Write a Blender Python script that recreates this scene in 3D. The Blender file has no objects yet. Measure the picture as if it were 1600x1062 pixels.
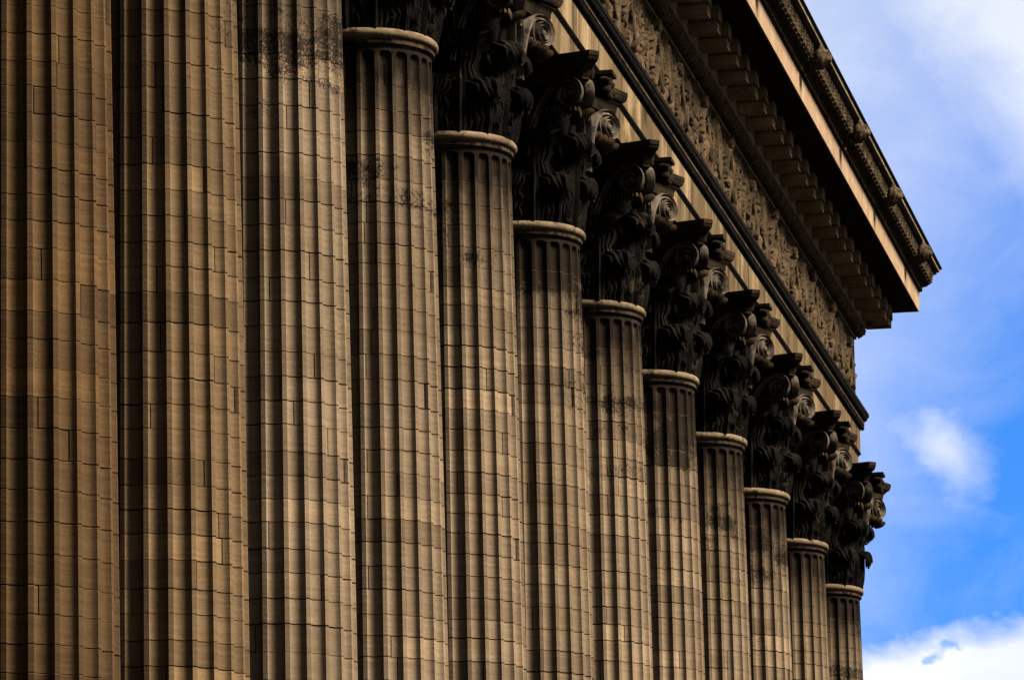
import bpy, bmesh, math, random
import numpy as np
from mathutils import Vector, Matrix
random.seed(7)
rng = np.random.RandomState(11)
sc = bpy.context.scene
COL = sc.collection
PI = math.pi
S = 5.5          # column spacing in metres; plans below are written in spacings
ZG = 3.53        # height of the necking ring above the street, in spacings

# ------------------------------------------------------------------ camera
cd = bpy.data.cameras.new('camera'); cam = bpy.data.objects.new('camera', cd); COL.objects.link(cam)
r_ = Vector((0.175612, -0.984304, -0.017485)); u_ = Vector((-0.19221, -0.051701, 0.979991)); f_ = Vector((0.965513, 0.168737, 0.198272))
M = Matrix((r_, u_, -f_)).transposed().to_4x4()
M.translation = Vector((-9.48068*S, -2.50566*S, (-3.2371+ZG)*S))
cam.matrix_world = M
cd.sensor_width = 36; cd.lens = 36*9228.378/1600; cd.clip_end = 3000; cd.clip_start = .5
sc.camera = cam

# ------------------------------------------------------------------ light
SUN_EL = math.radians(45); SUN_AZ = math.radians(-91)      # azimuth measured from +x; the sun stands outside the colonnade
sd = Vector((math.cos(SUN_EL)*math.cos(SUN_AZ), math.cos(SUN_EL)*math.sin(SUN_AZ), math.sin(SUN_EL)))
sl = bpy.data.lights.new('sun', 'SUN'); sl.energy = 5.; sl.angle = math.radians(20); sl.color = (1, .94, .85)
so = bpy.data.objects.new('sun', sl); COL.objects.link(so)
so.rotation_euler = sd.to_track_quat('Z', 'Y').to_euler(); so.location = (30, -40, 60)
sc.view_settings.view_transform = 'Standard'; sc.view_settings.look = 'None'
sc.view_settings.exposure = 2.6; sc.view_settings.gamma = 1; sc.view_settings.use_curve_mapping = False

w = bpy.data.worlds.new('World'); sc.world = w; w.use_nodes = True
nt = w.node_tree; N = nt.nodes; L = nt.links; N.clear()
def nn(t, **k):
    n = N.new(t)
    for a, b in k.items(): setattr(n, a, b)
    return n
def setin(n, i, v):
    if hasattr(v, 'links') or isinstance(v, bpy.types.NodeSocket): n.id_data.links.new(v, n.inputs[i])
    else: n.inputs[i].default_value = v
def math_(op, a, b=0., c=None, clamp=False):
    n = N.new('ShaderNodeMath'); n.operation = op; n.use_clamp = clamp
    setin(n, 0, a); setin(n, 1, b)
    if c is not None: setin(n, 2, c)
    return n.outputs[0]
def ramp_(f, pts):
    n = N.new('ShaderNodeValToRGB'); setin(n, 0, f); cr = n.color_ramp
    while len(cr.elements) < len(pts): cr.elements.new(.5)
    for e, (p, c) in zip(cr.elements, pts): e.position = p; e.color = c if len(c) == 4 else (*c, 1)
    return n.outputs[0]
def mix_(f, a, b, mode='MIX'):
    n = N.new('ShaderNodeMix'); n.data_type = 'RGBA'; n.blend_type = mode
    setin(n, 0, f)
    for i, v in ((6, a), (7, b)):
        if isinstance(v, (tuple, list)): v = (*v, 1) if len(v) == 3 else v
        setin(n, i, v)
    return n.outputs[2]
def noise_(vec, scale, detail=4, rough=.55, dist=0., dim='3D'):
    n = N.new('ShaderNodeTexNoise'); n.noise_dimensions = dim
    setin(n, 'Vector', vec); setin(n, 'Scale', scale); setin(n, 'Detail', detail); setin(n, 'Roughness', rough); setin(n, 'Distortion', dist)
    return n.outputs[0]
def mapv_(vec, scale=(1, 1, 1), loc=(0, 0, 0)):
    n = N.new('ShaderNodeMapping'); setin(n, 0, vec); n.inputs['Scale'].default_value = scale; n.inputs['Location'].default_value = loc
    return n.outputs[0]
sky = nn('ShaderNodeTexSky', sky_type='NISHITA'); sky.sun_disc = False
sky.sun_elevation = SUN_EL; sky.sun_rotation = math.radians(90) - SUN_AZ; sky.dust_density = .6; sky.ozone_density = 2.5; sky.air_density = 1.0
tc = nn('ShaderNodeTexCoord'); d = tc.outputs['Generated']
sep = nn('ShaderNodeSeparateXYZ'); setin(sep, 0, d)
DX, DY, DZ = sep.outputs
el = math_('MULTIPLY', math_('ARCSINE', DZ), 57.2958)
az = math_('MULTIPLY', math_('ARCTAN2', DY, DX), 57.2958)
blue = mix_(1., sky.outputs[0], (.090, .280, .62), 'MULTIPLY')
wx = math_('MULTIPLY', math_('SUBTRACT', noise_(mapv_(d, (1, 1, 1), (3.1, 0, 0)), 110., 8, .62), .5), .55)
wy = math_('MULTIPLY', math_('SUBTRACT', noise_(mapv_(d, (1, 1, 1), (0, 7.7, 0)), 110., 8, .62), .5), .5)
az0 = math_('ADD', az, wx); el0 = math_('ADD', el, wy)
def puff(ca, ce, ra, re, rot=0.):
    a = math_('SUBTRACT', az0, ca); e = math_('SUBTRACT', el0, ce)
    cr, sr = math.cos(rot), math.sin(rot)
    a2 = math_('ADD', math_('MULTIPLY', a, cr), math_('MULTIPLY', e, sr)); e2 = math_('SUBTRACT', math_('MULTIPLY', e, cr), math_('MULTIPLY', a, sr))
    q = math_('ADD', math_('POWER', math_('DIVIDE', math_('ABSOLUTE', a2), ra), 2.), math_('POWER', math_('DIVIDE', math_('ABSOLUTE', e2), re), 2.))
    return math_('EXPONENT', math_('MULTIPLY', q, -1.))
n1 = noise_(mapv_(d, (1, 1, 1.6)), 22., 7, .6, .4)
n2 = noise_(mapv_(d, (1, 1, 1.7)), 75., 9, .62, .5)
nw = noise_(mapv_(d, (1, 1, 1.3)), 3.2, 6, .6, .3)
nn2 = math_('SUBTRACT', math_('ADD', n2, math_('MULTIPLY', n1, .7)), .85)
wx = math_('MULTIPLY', math_('SUBTRACT', noise_(mapv_(d, (1, 1, 1), (3.1, 0, 0)), 110., 8, .62), .5), .55)
wy = math_('MULTIPLY', math_('SUBTRACT', noise_(mapv_(d, (1, 1, 1), (0, 7.7, 0)), 110., 8, .62), .5), .5)
az0 = math_('ADD', az, wx); el0 = math_('ADD', el, wy)
def puff(ca, ce, ra, re, rot=0.):
    a = math_('SUBTRACT', az0, ca); e = math_('SUBTRACT', el0, ce)
    cr, sr = math.cos(rot), math.sin(rot)
    a2 = math_('ADD', math_('MULTIPLY', a, cr), math_('MULTIPLY', e, sr)); e2 = math_('SUBTRACT', math_('MULTIPLY', e, cr), math_('MULTIPLY', a, sr))
    q = math_('ADD', math_('POWER', math_('DIVIDE', math_('ABSOLUTE', a2), ra), 2.), math_('POWER', math_('DIVIDE', math_('ABSOLUTE', e2), re), 2.))
    return math_('EXPONENT', math_('MULTIPLY', q, -1.))
n1 = noise_(mapv_(d, (1, 1, 1.6)), 9., 7, .6, .4)
n2 = noise_(mapv_(d, (1, 1, 1.5)), 42., 8, .6, .6)
nw = noise_(mapv_(d, (1, 1, 1.3)), 3.2, 6, .6, .3)
nn2 = math_('SUBTRACT', math_('MULTIPLY', math_('ADD', n2, math_('MULTIPLY', n1, .6)), 1.), .8)
# low bank of cloud, one puff above it, thin haze higher up, broken cloud round the rest of the sky
bank = math_('MULTIPLY', math_('SUBTRACT', 8.56, math_('ADD', el, math_('MULTIPLY', math_('SUBTRACT', az, 5.6), .15))), 3.2)
bank = math_('ADD', bank, math_('MULTIPLY', nn2, 2.6), clamp=True)
hole = math_('MULTIPLY', math_('ADD', puff(5.93, 8.26, .10, .07), puff(5.70, 8.33, .12, .04)), 1.)
hole = math_('MULTIPLY', math_('SUBTRACT', math_('ADD', hole, math_('MULTIPLY', nn2, 1.3)), .32), 1.5, clamp=True)
bank = math_('MULTIPLY', bank, math_('SUBTRACT', 1., math_('MULTIPLY', hole, .62)))
pf = math_('ADD', puff(5.72, 10.32, .62, .36, .7), math_('MULTIPLY', puff(4.6, 10.5, .5, .3, .3), .25))
pf = math_('SUBTRACT', math_('MULTIPLY', math_('ADD', pf, math_('MULTIPLY', nn2, 1.1)), 1.05), .18, clamp=True)
pf = math_('MULTIPLY', pf, .72)
top = math_('MULTIPLY', math_('SUBTRACT', math_('ADD', el, math_('MULTIPLY', math_('SUBTRACT', 5.9, az), .8)), 13.1), .55)
top = math_('ADD', top, math_('MULTIPLY', nn2, .7), clamp=True)
haze = math_('ADD', math_('MULTIPLY', math_('SUBTRACT', el, 9.1), .115), math_('MULTIPLY', math_('SUBTRACT', az, 5.5), .26), clamp=True)
haze = math_('ADD', haze, math_('MULTIPLY', nn2, .5), clamp=True)
wide = math_('MULTIPLY', math_('SUBTRACT', nw, .50), 3.5, clamp=True)
far_ = math_('MULTIPLY', math_('SUBTRACT', math_('ADD', math_('ABSOLUTE', math_('SUBTRACT', az, 6.)), math_('ABSOLUTE', math_('SUBTRACT', el, 11.5))), 6.), .12, clamp=True)
wide = math_('MULTIPLY', wide, far_)
haze = math_('MULTIPLY', haze, math_('SUBTRACT', 1., math_('MULTIPLY', far_, .6)))
c = math_('MAXIMUM', math_('MAXIMUM', bank, pf), math_('MAXIMUM', math_('MULTIPLY', top, .92), math_('MAXIMUM', math_('MULTIPLY', haze, .72), math_('MULTIPLY', wide, .35))))
STR = .05
colsky = mix_(c, blue, mix_(ramp_(n1, [(.38, (0, 0, 0)), (.62, (1, 1, 1))]), (2.75, 2.95, 3.25), (3.5, 3.56, 3.62)))
bg = nn('ShaderNodeBackground'); setin(bg, 0, colsky); setin(bg, 1, STR)
wo = nn('ShaderNodeOutputWorld'); L.new(bg.outputs[0], wo.inputs[0])

# ------------------------------------------------------------------ materials
def new_mat(name):
    global N, L
    m = bpy.data.materials.new(name); m.use_nodes = True
    N = m.node_tree.nodes; L = m.node_tree.links; N.clear()
    bs = N.new('ShaderNodeBsdfPrincipled'); o = N.new('ShaderNodeOutputMaterial'); L.new(bs.outputs[0], o.inputs[0])
    return m, bs
def bump_(bs, h, strength=.3, dist=.02):
    b = N.new('ShaderNodeBump'); setin(b, 'Height', h); setin(b, 'Strength', strength); setin(b, 'Distance', dist)
    L.new(b.outputs[0], bs.inputs['Normal'])
def pos_(): return N.new('ShaderNodeNewGeometry').outputs['Position']
def objrand(): return N.new('ShaderNodeObjectInfo').outputs['Random']
TOPZ = ZG*S
def shaft_mat(name, base, lo, grime_shade_amt=1.):
    m, bs = new_mat(name); p = pos_(); rnd = objrand()
    sp = N.new('ShaderNodeSeparateXYZ'); setin(sp, 0, p); z = sp.outputs[2]
    big = noise_(p, .55, 5, .6)
    layer = noise_(mapv_(p, (1.2, 1.2, 22)), 1.1, 5, .6)
    grain = noise_(p, 26, 4, .6)
    base = dk(base); lo = dk(lo)
    col = mix_(ramp_(layer, [(.3, (0, 0, 0)), (.72, (1, 1, 1))]), lo, base)
    # block to block tone
    col = mix_(1., col, ramp_(rnd, [(0, (.66, .64, .61)), (.12, (.86, .845, .83)), (.5, (.98, .98, .98)), (.88, (1.08, 1.07, 1.03)), (1, (1.45, 1.43, 1.38))]), 'MULTIPLY')
    col = mix_(math_('MULTIPLY', ramp_(big, [(.45, (0, 0, 0)), (.7, (1, 1, 1))]), .45), col, (.026, .016, .007))
    # soot speckle, denser towards the necking ring and in bands at the foot of the courses
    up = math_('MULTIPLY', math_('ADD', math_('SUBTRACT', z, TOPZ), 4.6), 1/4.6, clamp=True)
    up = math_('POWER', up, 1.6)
    band = noise_(mapv_(p, (.55, .55, 1.5)), 1.1, 3, .55)
    drip = noise_(mapv_(p, (4.5, 4.5, .35)), 1.4, 4, .6)
    patch = noise_(p, 1.9, 4, .6)
    dens = math_('MULTIPLY', math_('ADD', math_('MULTIPLY', up, .40*grime_shade_amt), .05), math_('MULTIPLY', ramp_(band, [(.42, (.05, .05, .05)), (.60, (1, 1, 1))]), math_('ADD', patch, math_('ADD', drip, .05))))
    sn = noise_(p, 30, 9, .8)
    spk = math_('MULTIPLY', math_('SUBTRACT', math_('ADD', dens, sn), .69), 16., clamp=True)
    col = mix_(math_('MULTIPLY', spk, .88), col, (.0012, .0008, .0005))
    grime_shade = math_('MULTIPLY', math_('MULTIPLY', up, ramp_(noise_(mapv_(p, (1.6, 1.6, .45)), 1.5, 6, .65), [(.36, (0, 0, 0)), (.58, (1, 1, 1))])), .86*grime_shade_amt)
    near = math_('POWER', math_('MULTIPLY', math_('ADD', math_('SUBTRACT', z, TOPZ), 1.75), 1/1.25, clamp=True), .9)  # shade under the necking ring painted into the shaft colour, mixed with soot
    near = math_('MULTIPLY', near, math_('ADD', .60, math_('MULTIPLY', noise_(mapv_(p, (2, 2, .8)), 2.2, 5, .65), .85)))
    grime_shade = math_('MAXIMUM', grime_shade, math_('MULTIPLY', near, .97*grime_shade_amt), clamp=True)
    col = mix_(grime_shade, col, (.0042, .0024, .0010))
    col = mix_(1., col, ramp_(grain, [(.3, (.88, .88, .88)), (.7, (1.1, 1.1, 1.1))]), 'MULTIPLY')
    setin(bs, 'Base Color', col); bs.inputs['Roughness'].default_value = .95; bs.inputs['Specular IOR Level'].default_value = .03
    bump_(bs, math_('ADD', math_('MULTIPLY', grain, .5), math_('ADD', layer, math_('MULTIPLY', spk, -.6))), .35, .012)
    return m
ALB = .27
def dk(c): return tuple(v*ALB for v in c)
STONE = (.345, .240, .146); STONE_LO = (.235, .160, .092)
MAT = {}
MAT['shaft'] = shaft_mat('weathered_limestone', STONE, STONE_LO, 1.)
MAT['shaft_vignette'] = shaft_mat('vignette_brown_limestone', (.130, .072, .029), (.080, .043, .017))  # lens fall-off at the frame edge painted in as darker, browner stone
MAT['shaft_vignette_mid'] = shaft_mat('vignette_warm_limestone', (.230, .145, .072), (.155, .094, .044), 1.)  # milder edge fall-off painted into the second column's colour
m, bs = new_mat('stained_joint'); p = pos_()
setin(bs, 'Base Color', ramp_(noise_(p, 2.3, 4, .6), [(.40, (.006, .0035, .002)), (.52, (.026, .0130, .005)), (.66, (.055, .027, .010))])); bs.inputs['Roughness'].default_value = 1
bs.inputs['Specular IOR Level'].default_value = .05
MAT['joint'] = m
def simple(name, c0, c1, scale=3., stretch=(1, 1, 1), rough=.95, bump=.4, bdist=.02, rnd=.12, spots=None, spec=.02, fine=24.):
    m, bs = new_mat(name); p = mapv_(pos_(), stretch)
    n = noise_(p, scale, 6, .62)
    c0 = dk(c0); c1 = dk(c1)
    col = ramp_(n, [(.36, c0), (.66, c1)])
    g = noise_(pos_(), fine, 5, .65)
    col = mix_(1., col, ramp_(g, [(.28, (.78, .78, .78)), (.7, (1.15, 1.15, 1.15))]), 'MULTIPLY')
    if rnd:
        col = mix_(1., col, ramp_(objrand(), [(0, (1-rnd,)*3), (1, (1+rnd,)*3)]), 'MULTIPLY')
    if spots:
        s2 = noise_(pos_(), spots[0], 5, .62)
        col = mix_(ramp_(s2, [(spots[1], (0, 0, 0)), (spots[1]+.1, (1, 1, 1))]), col, dk(spots[2]))
    setin(bs, 'Base Color', col); bs.inputs['Roughness'].default_value = rough; bs.inputs['Specular IOR Level'].default_value = spec
    bump_(bs, math_('ADD', g, math_('MULTIPLY', n, .5)), bump, bdist)
    return m
MAT['ring'] = simple('ring_limestone', (.14, .094, .05), (.30, .205, .115), 3., spots=(5, .56, (.05, .033, .017)))
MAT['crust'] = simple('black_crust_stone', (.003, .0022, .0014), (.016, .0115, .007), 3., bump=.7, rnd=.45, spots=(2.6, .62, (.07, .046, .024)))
MAT['neck'] = simple('sooty_shaded_neck_stone', (.020, .013, .006), (.085, .055, .028), 5., spots=(9, .5, (.008, .005, .003)))  # soot spots, plus the shade below the ring painted in as darker stone
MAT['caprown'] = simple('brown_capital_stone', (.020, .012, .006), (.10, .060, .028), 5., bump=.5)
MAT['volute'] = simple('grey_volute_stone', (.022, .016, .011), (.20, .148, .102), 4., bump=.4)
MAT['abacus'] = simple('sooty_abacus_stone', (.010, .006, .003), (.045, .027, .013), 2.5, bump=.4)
MAT['fascia'] = simple('rain_streaked_limestone', (.045, .028, .012), (.34, .225, .110), 1.0, (1.9, 1.9, .22), bump=.3, rnd=.25, spots=(.9, .50, (.13, .082, .035)))
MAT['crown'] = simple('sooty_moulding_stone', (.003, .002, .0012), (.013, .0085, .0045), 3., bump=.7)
MAT['ledge'] = simple('pale_ledge_stone', (.18, .12, .06), (.42, .30, .17), 3.)  # paler stone for the ledge and the thin fillets
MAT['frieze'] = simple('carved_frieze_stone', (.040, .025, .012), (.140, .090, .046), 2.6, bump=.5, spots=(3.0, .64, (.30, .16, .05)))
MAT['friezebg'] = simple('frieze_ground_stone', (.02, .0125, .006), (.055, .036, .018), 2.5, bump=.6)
MAT['bed'] = simple('brown_moulding_stone', (.06, .036, .016), (.20, .125, .06), 3., bump=.5)
MAT['modillion'] = simple('modillion_stone', (.24, .160, .085), (.44, .30, .17), 2., (1, 1, .5), bump=.3)
MAT['soffit'] = simple('shaded_soffit_stone', (.010, .006, .0035), (.03, .018, .009), 1.6)  # shade on the cornice underside put into the stone colour
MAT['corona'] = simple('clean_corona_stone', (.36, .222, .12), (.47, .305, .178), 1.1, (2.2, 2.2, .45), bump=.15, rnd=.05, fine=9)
MAT['egg'] = simple('egg_moulding_stone', (.05, .030, .013), (.15, .095, .045), 3., bump=.4)
MAT['cyma'] = simple('sooty_gutter_stone', (.010, .007, .004), (.035, .022, .011), 3., bump=.6)
MAT['palmette'] = simple('carved_gutter_stone', (.02, .013, .007), (.20, .135, .072), 5., bump=.5)
MAT['lion'] = simple('lion_head_stone', (.025, .016, .008), (.17, .112, .06), 12., bump=.5)
MAT['roof'] = simple('dark_lead_roof', (.02, .018, .016), (.04, .036, .032), 2.)
MAT['wall'] = simple('dark_wall_stone', (.015, .011, .008), (.035, .026, .018), 1.)
MAT['ground'] = simple('asphalt', (.035, .033, .031), (.06, .057, .053), .6, rnd=0)
MAT['podium'] = simple('podium_stone', (.12, .08, .045), (.22, .15, .085), 1.)

# ------------------------------------------------------------------ helpers
def P(x, y, z): return (x*S, y*S, (z+ZG)*S)
def mesh_from(name, verts, faces, mats, smooth=None, midx=None):
    me = bpy.data.meshes.new(name); me.from_pydata([tuple(v) for v in verts], [], faces)
    for m in (mats if isinstance(mats, (list, tuple)) else [mats]): me.materials.append(m)
    if midx is not None: me.polygons.foreach_set('material_index', midx)
    me.update()
    if smooth is not None:
        me.polygons.foreach_set('use_smooth', [True]*len(me.polygons))
        if smooth < 180: me.set_sharp_from_angle(angle=math.radians(smooth))
    return me
def link(name, me, parent=None, loc=None, rot=None, kind=None, label=None):
    o = bpy.data.objects.new(name, me); COL.objects.link(o)
    if parent: o.parent = parent
    if loc: o.location = loc
    if rot: o.rotation_euler = rot
    if kind: o['kind'] = kind
    if label: o['label'] = label
    return o
def thing(name, loc, label, cat, group=None):
    o = link(name, None, loc=loc, label=label); o['category'] = cat
    if group: o['group'] = group
    return o
class MB:
    def __init__(s): s.v = []; s.f = []; s.m = []
    def grid(s, pts, nu, nv, closeu=False, mi=0):
        b = len(s.v); s.v += pts
        for j in range(nv-1):
            for i in range(nu if closeu else nu-1):
                i2 = (i+1) % nu
                s.f.append((b+j*nu+i, b+j*nu+i2, b+(j+1)*nu+i2, b+(j+1)*nu+i)); s.m.append(mi)
    def poly(s, pts, mi=0):
        b = len(s.v); s.v += pts; s.f.append(tuple(range(b, b+len(pts)))); s.m.append(mi)
    def box(s, x0, x1, y0, y1, z0, z1, mi=0):
        b = len(s.v)
        s.v += [(x, y, z) for z in (z0, z1) for y in (y0, y1) for x in (x0, x1)]
        for q in ((0, 2, 3, 1), (4, 5, 7, 6), (0, 1, 5, 4), (2, 6, 7, 3), (0, 4, 6, 2), (1, 3, 7, 5)): s.f.append(tuple(b+i for i in q)); s.m.append(mi)
    def ball(s, c, r, nu=8, nv=6, M=None, mi=0):
        pts = []
        for j in range(nv+1):
            t = PI*j/nv
            for i in range(nu):
                a = 2*PI*i/nu; v = Vector((r[0]*math.sin(t)*math.cos(a), r[1]*math.sin(t)*math.sin(a), r[2]*math.cos(t)))
                if M: v = M @ v
                pts.append((c[0]+v.x, c[1]+v.y, c[2]+v.z))
        s.grid(pts, nu, nv+1, True, mi)
    def mesh(s, name, mats, smooth=None): return mesh_from(name, s.v, s.f, mats, smooth, s.m if isinstance(mats, (list, tuple)) and len(mats) > 1 else None)

# ------------------------------------------------------------------ column shaft
def Rz(z):
    t = -z
    return .1517 + .0154*t - .0021*t*t
NF = 6; NS = NF+1                 # flute facets, samples per flute (the fillet is one facet)
PITCH = 2*PI/24; FILL = .21*PITCH; DEPTH = .064
SAMP = []                          # (theta, flute coordinate -1..1) ; theta from -y towards -x
for k in range(24):
    c0 = k*PITCH
    for i in range(NF+1):
        a = -math.cos(PI*i/NF)*.55 + (-1+2*i/NF)*.45
        SAMP.append((c0 + a*(PITCH-FILL)/2, a))
NT = len(SAMP)
def fl(a): return math.sqrt(max(0, 1-a*a))
def block_mesh(name, z0, z1, i0, n, mats, gap=.0006, full=False, seed=0):
    rr = random.Random(seed); full = n >= NT
    sam = [SAMP[(i0+i) % NT] for i in range(n)]; pos = list(range(n))
    if not full:
        def lerp(a, b, f):
            d_ = (b[0]-a[0]+PI) % (2*PI)-PI; return (a[0]+d_*f, a[1]+(b[1]-a[1])*f)
        def frac(a, b): 
            d_ = abs((b[0]-a[0]+PI) % (2*PI)-PI); return min(.45, .0075/d_)
        f0 = frac(sam[0], sam[1]); f1 = frac(sam[-1], sam[-2])
        sam = [sam[0], lerp(sam[0], sam[1], f0)] + sam[1:-1] + [lerp(sam[-1], sam[-2], f1), sam[-1]]
        n = len(sam)
    j0 = [0.]*n; j1 = [0.]*n
    if not full:
        a = rr.uniform(-.0005, .0005); b = rr.uniform(-.0005, .0005)
        for q in range(n):
            if q % NS == 0: a += rr.uniform(-.00035, .00035); b += rr.uniform(-.00035, .00035)
            j0[q] = max(-.0006, min(.0006, a)); j1[q] = max(-.0006, min(.0006, b))
    core = lambda z: Rz(z)*(1-DEPTH)-.004
    zs = [(z0+gap/2, None), (z0+gap/2, -.0009), (z0+gap/2+.0010, 0), (z1-gap/2-.0010, 0), (z1-gap/2, -.0009), (z1-gap/2, None)]
    pts = []
    for r, (z, dr) in enumerate(zs):
        for q, (th, a) in enumerate(sam):
            zz = z + (j0[q] if r < 3 else j1[q])
            rad = core(z) if dr is None else Rz(z)*(1-DEPTH*fl(a)) + dr
            if not full and dr is not None and q in (0, n-1): rad -= .0012; 
            e = 0.
            if not full and q == 0: e = .0007/.16
            if not full and q == n-1: e = -.0007/.16
            pts.append((-rad*math.sin(th+e)*S, -rad*math.cos(th+e)*S, zz*S))
    b = MB(); faces = []; mi = []
    nu = n
    for j in range(5):
        for i in range(nu if full else nu-1):
            i2 = (i+1) % nu
            faces.append((j*nu+i2, j*nu+i, (j+1)*nu+i, (j+1)*nu+i2)); mi.append(0 if j == 2 else 1)
    if not full:
        for e in (0, nu-1):
            faces.append(tuple((0 if True else 0)+j*nu+e for j in range(6))); mi.append(1)
    me = mesh_from(name, pts, faces, mats, 38, mi)
    ev = np.zeros(len(me.edges)*2, np.int32); me.edges.foreach_get('vertices', ev); ev = ev.reshape(-1, 2)
    at = me.attributes.get('sharp_edge') or me.attributes.new('sharp_edge', 'BOOLEAN', 'EDGE')
    cur = np.zeros(len(me.edges), bool); at.data.foreach_get('value', cur)
    cur |= (ev[:, 0]//nu == ev[:, 1]//nu); at.data.foreach_set('value', cur)
    return me
def lathe(prof, n=96):
    pts = []
    for r, z in prof:
        for i in range(n):
            a = 2*PI*i/n; pts.append((r*math.sin(a)*S, -r*math.cos(a)*S, z*S))
    b = MB(); b.grid(pts, n, len(prof), True); return b
ring_prof = [(.1440, -.042), (.1475, -.034), (.1520, -.028), (.1560, -.0245), (.1592, -.0225), (.1592, -.0145), (.1575, -.0125)]
for i in range(11):
    a = -PI/2 + PI*i/10; ring_prof.append((.1575+.0105*math.cos(a), -.0005+.0108*math.sin(a)))
ring_prof += [(.146, .012), (.140, .012)]
rb = lathe(ring_prof); rb.m = [1 if i < 96*6 else 0 for i in range(len(rb.f))]
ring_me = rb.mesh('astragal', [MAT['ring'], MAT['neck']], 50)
# rounded tops of the flutes
def flute_top_mesh(mats, sub=10):
    z1 = -.052; h = .014; zb = -.068; zt = -.030; pts = []
    zs = [zb, z1] + [z1+h*i/7 for i in range(1, 8)] + [zt]
    NFF = 10; th_s = []
    for k in range(24):
        for i in range(NFF+1):
            a = -1+2*i/NFF; th_s.append((k*PITCH + a*(PITCH-FILL)/2, a))
    for z in zs:
        t = max(0, (z-z1)/h)
        for th, a in th_s:
            dd = math.sqrt(max(0, 1-a*a-t*t))
            rad = Rz(z)*(1-DEPTH*dd); pts.append((-rad*math.sin(th)*S, -rad*math.cos(th)*S, z*S))
    nu = len(th_s); b = MB(); b.grid(pts, nu, len(zs), True)
    return b.mesh('flute_tops', mats, 38)
# ------------------------------------------------------------------ capital pieces (local: s along the face, out = -y, z)
def bellr(z):
    t = max(0, min(1, z/.35)); return .1440 + .006*math.sin(t*PI*.5) + .040*max(0, (t-.62)/.38)**2
def leaf_mesh(name, H, W, reach, droop, seed):
    rr = random.Random(seed)
    # centre line: rises along the bell, rolls out and hangs down at the tip
    cl = []
    n1 = 16
    for i in range(n1):
        t = i/(n1-1); z = .006 + (H-.030)*t; cl.append((bellr(z)+.010+.007*math.sin(t*PI)+.006*t*t, z))
    r0, z0 = cl[-1]
    for i in range(1, 12):
        a = PI*.5 - (PI*1.12)*i/11          # roll
        cx = r0 + reach*.5; rad = reach*.5
        cl.append((cx - rad*math.sin(a)*0 + rad*(-math.cos(PI*1.05*i/11)), z0 + (.030)*math.sin(PI*1.02*i/11)*1.0 - droop*(i/11)**2))
    NU = 33; pts = []; nv = len(cl)
    for j, (r, z) in enumerate(cl):
        t = j/(nv-1)
        base = W*(.78 + .30*math.sin(min(1, t*1.25)*PI*.55)) * (1 if t < .74 else math.sqrt(max(.02, 1-((t-.74)/.275)**2)))
        lob = 1 - .30*(1-abs(math.sin(t*PI*4.5+.4)))**1.4*(1 if t < .95 else .4)
        for i in range(NU):
            u = -1+2*i/(NU-1); s_ = u*base*lob
            ribs = .0042*math.cos(u*PI*7.0 + abs(u)*t*5.) * (.35+.65*abs(u)) + (.0075*math.exp(-(u/.11)**2))
            edge = -.012*abs(u)**3*(1-t*.5) + .004*math.sin(t*PI*10+abs(u)*5)*abs(u)
            curl = -.020*abs(u)**2.2*max(0, t-.5)/.5
            ang = s_/max(.12, r)
            rad = r + ribs + edge
            pts.append((rad*math.sin(ang), -rad*math.cos(ang), z + curl + .0012*math.sin(u*40)*t))
    b = MB(); b.grid([tuple(c*S for c in p) for p in pts], NU, nv)
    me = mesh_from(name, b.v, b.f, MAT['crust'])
    bm = bmesh.new(); bm.from_mesh(me)
    bmesh.ops.recalc_face_normals(bm, faces=bm.faces)
    bmesh.ops.solidify(bm, geom=list(bm.faces), thickness=.018)
    bm.to_mesh(me); bm.free()
    me.polygons.foreach_set('use_smooth', [True]*len(me.polygons)); me.set_sharp_from_angle(angle=math.radians(55))
    return me
def out_of(s): return .158 + .052*(abs(s)/.2)**2
def sweep_plane(path, width, depth, name, mat, base_off=0., flip=1, disc=None):
    """path: list of (s, z) on the face; cross section a raised double rim, width in the plane, depth outward"""
    b = MB(); n = len(path); sec = []
    rows = []
    for i, (s, z) in enumerate(path):
        s0, z0 = path[max(0, i-1)]; s1, z1 = path[min(n-1, i+1)]
        tx, tz = s1-s0, z1-z0; l = math.hypot(tx, tz) or 1; nx, nz = -tz/l, tx/l
        wd = width[i]/2; dp = depth
        cs = [(-wd, -dp), (-wd, dp*.15), (-wd*.75, dp*.5), (-wd*.35, dp*.34), (0, dp*.18), (wd*.35, dp*.34), (wd*.7, dp*.62), (wd, dp*.3), (wd, -dp)]
        for a, o in cs:
            ss, zz = s+nx*a, z+nz*a
            rows.append((flip*ss*S, -(out_of(ss)+base_off+o)*S, zz*S))
    b.grid(rows, 9, n)
    b.poly(rows[:9]); b.poly(rows[-9:])
    if disc:
        (cs_, cz_), R_ = disc; k = 20
        pts = []
        for rr_, oo in ((1., -.9), (.98, -.05), (.5, -.12), (.28, -.1), (.24, .25), (.12, .5), (.0, .55)):
            for i in range(k):
                a = 2*PI*i/k; ss, zz = cs_+R_*rr_*math.cos(a), cz_+R_*rr_*math.sin(a)
                pts.append((flip*ss*S, -(out_of(ss)+base_off+oo*depth)*S, zz*S))
        b.grid(pts, k, 7, True)
    return b.mesh(name, mat, 50)
def spiral_path(cs_, cz_, R, turns, a0, dirn, n=44, rmin=.18):
    out = []
    for i in range(n):
        t = i/(n-1); a = a0 + dirn*2*PI*turns*t; r = R*(1-(1-rmin)*t**.85)
        out.append((cs_+r*math.cos(a), cz_+r*math.sin(a)))
    return out
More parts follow.
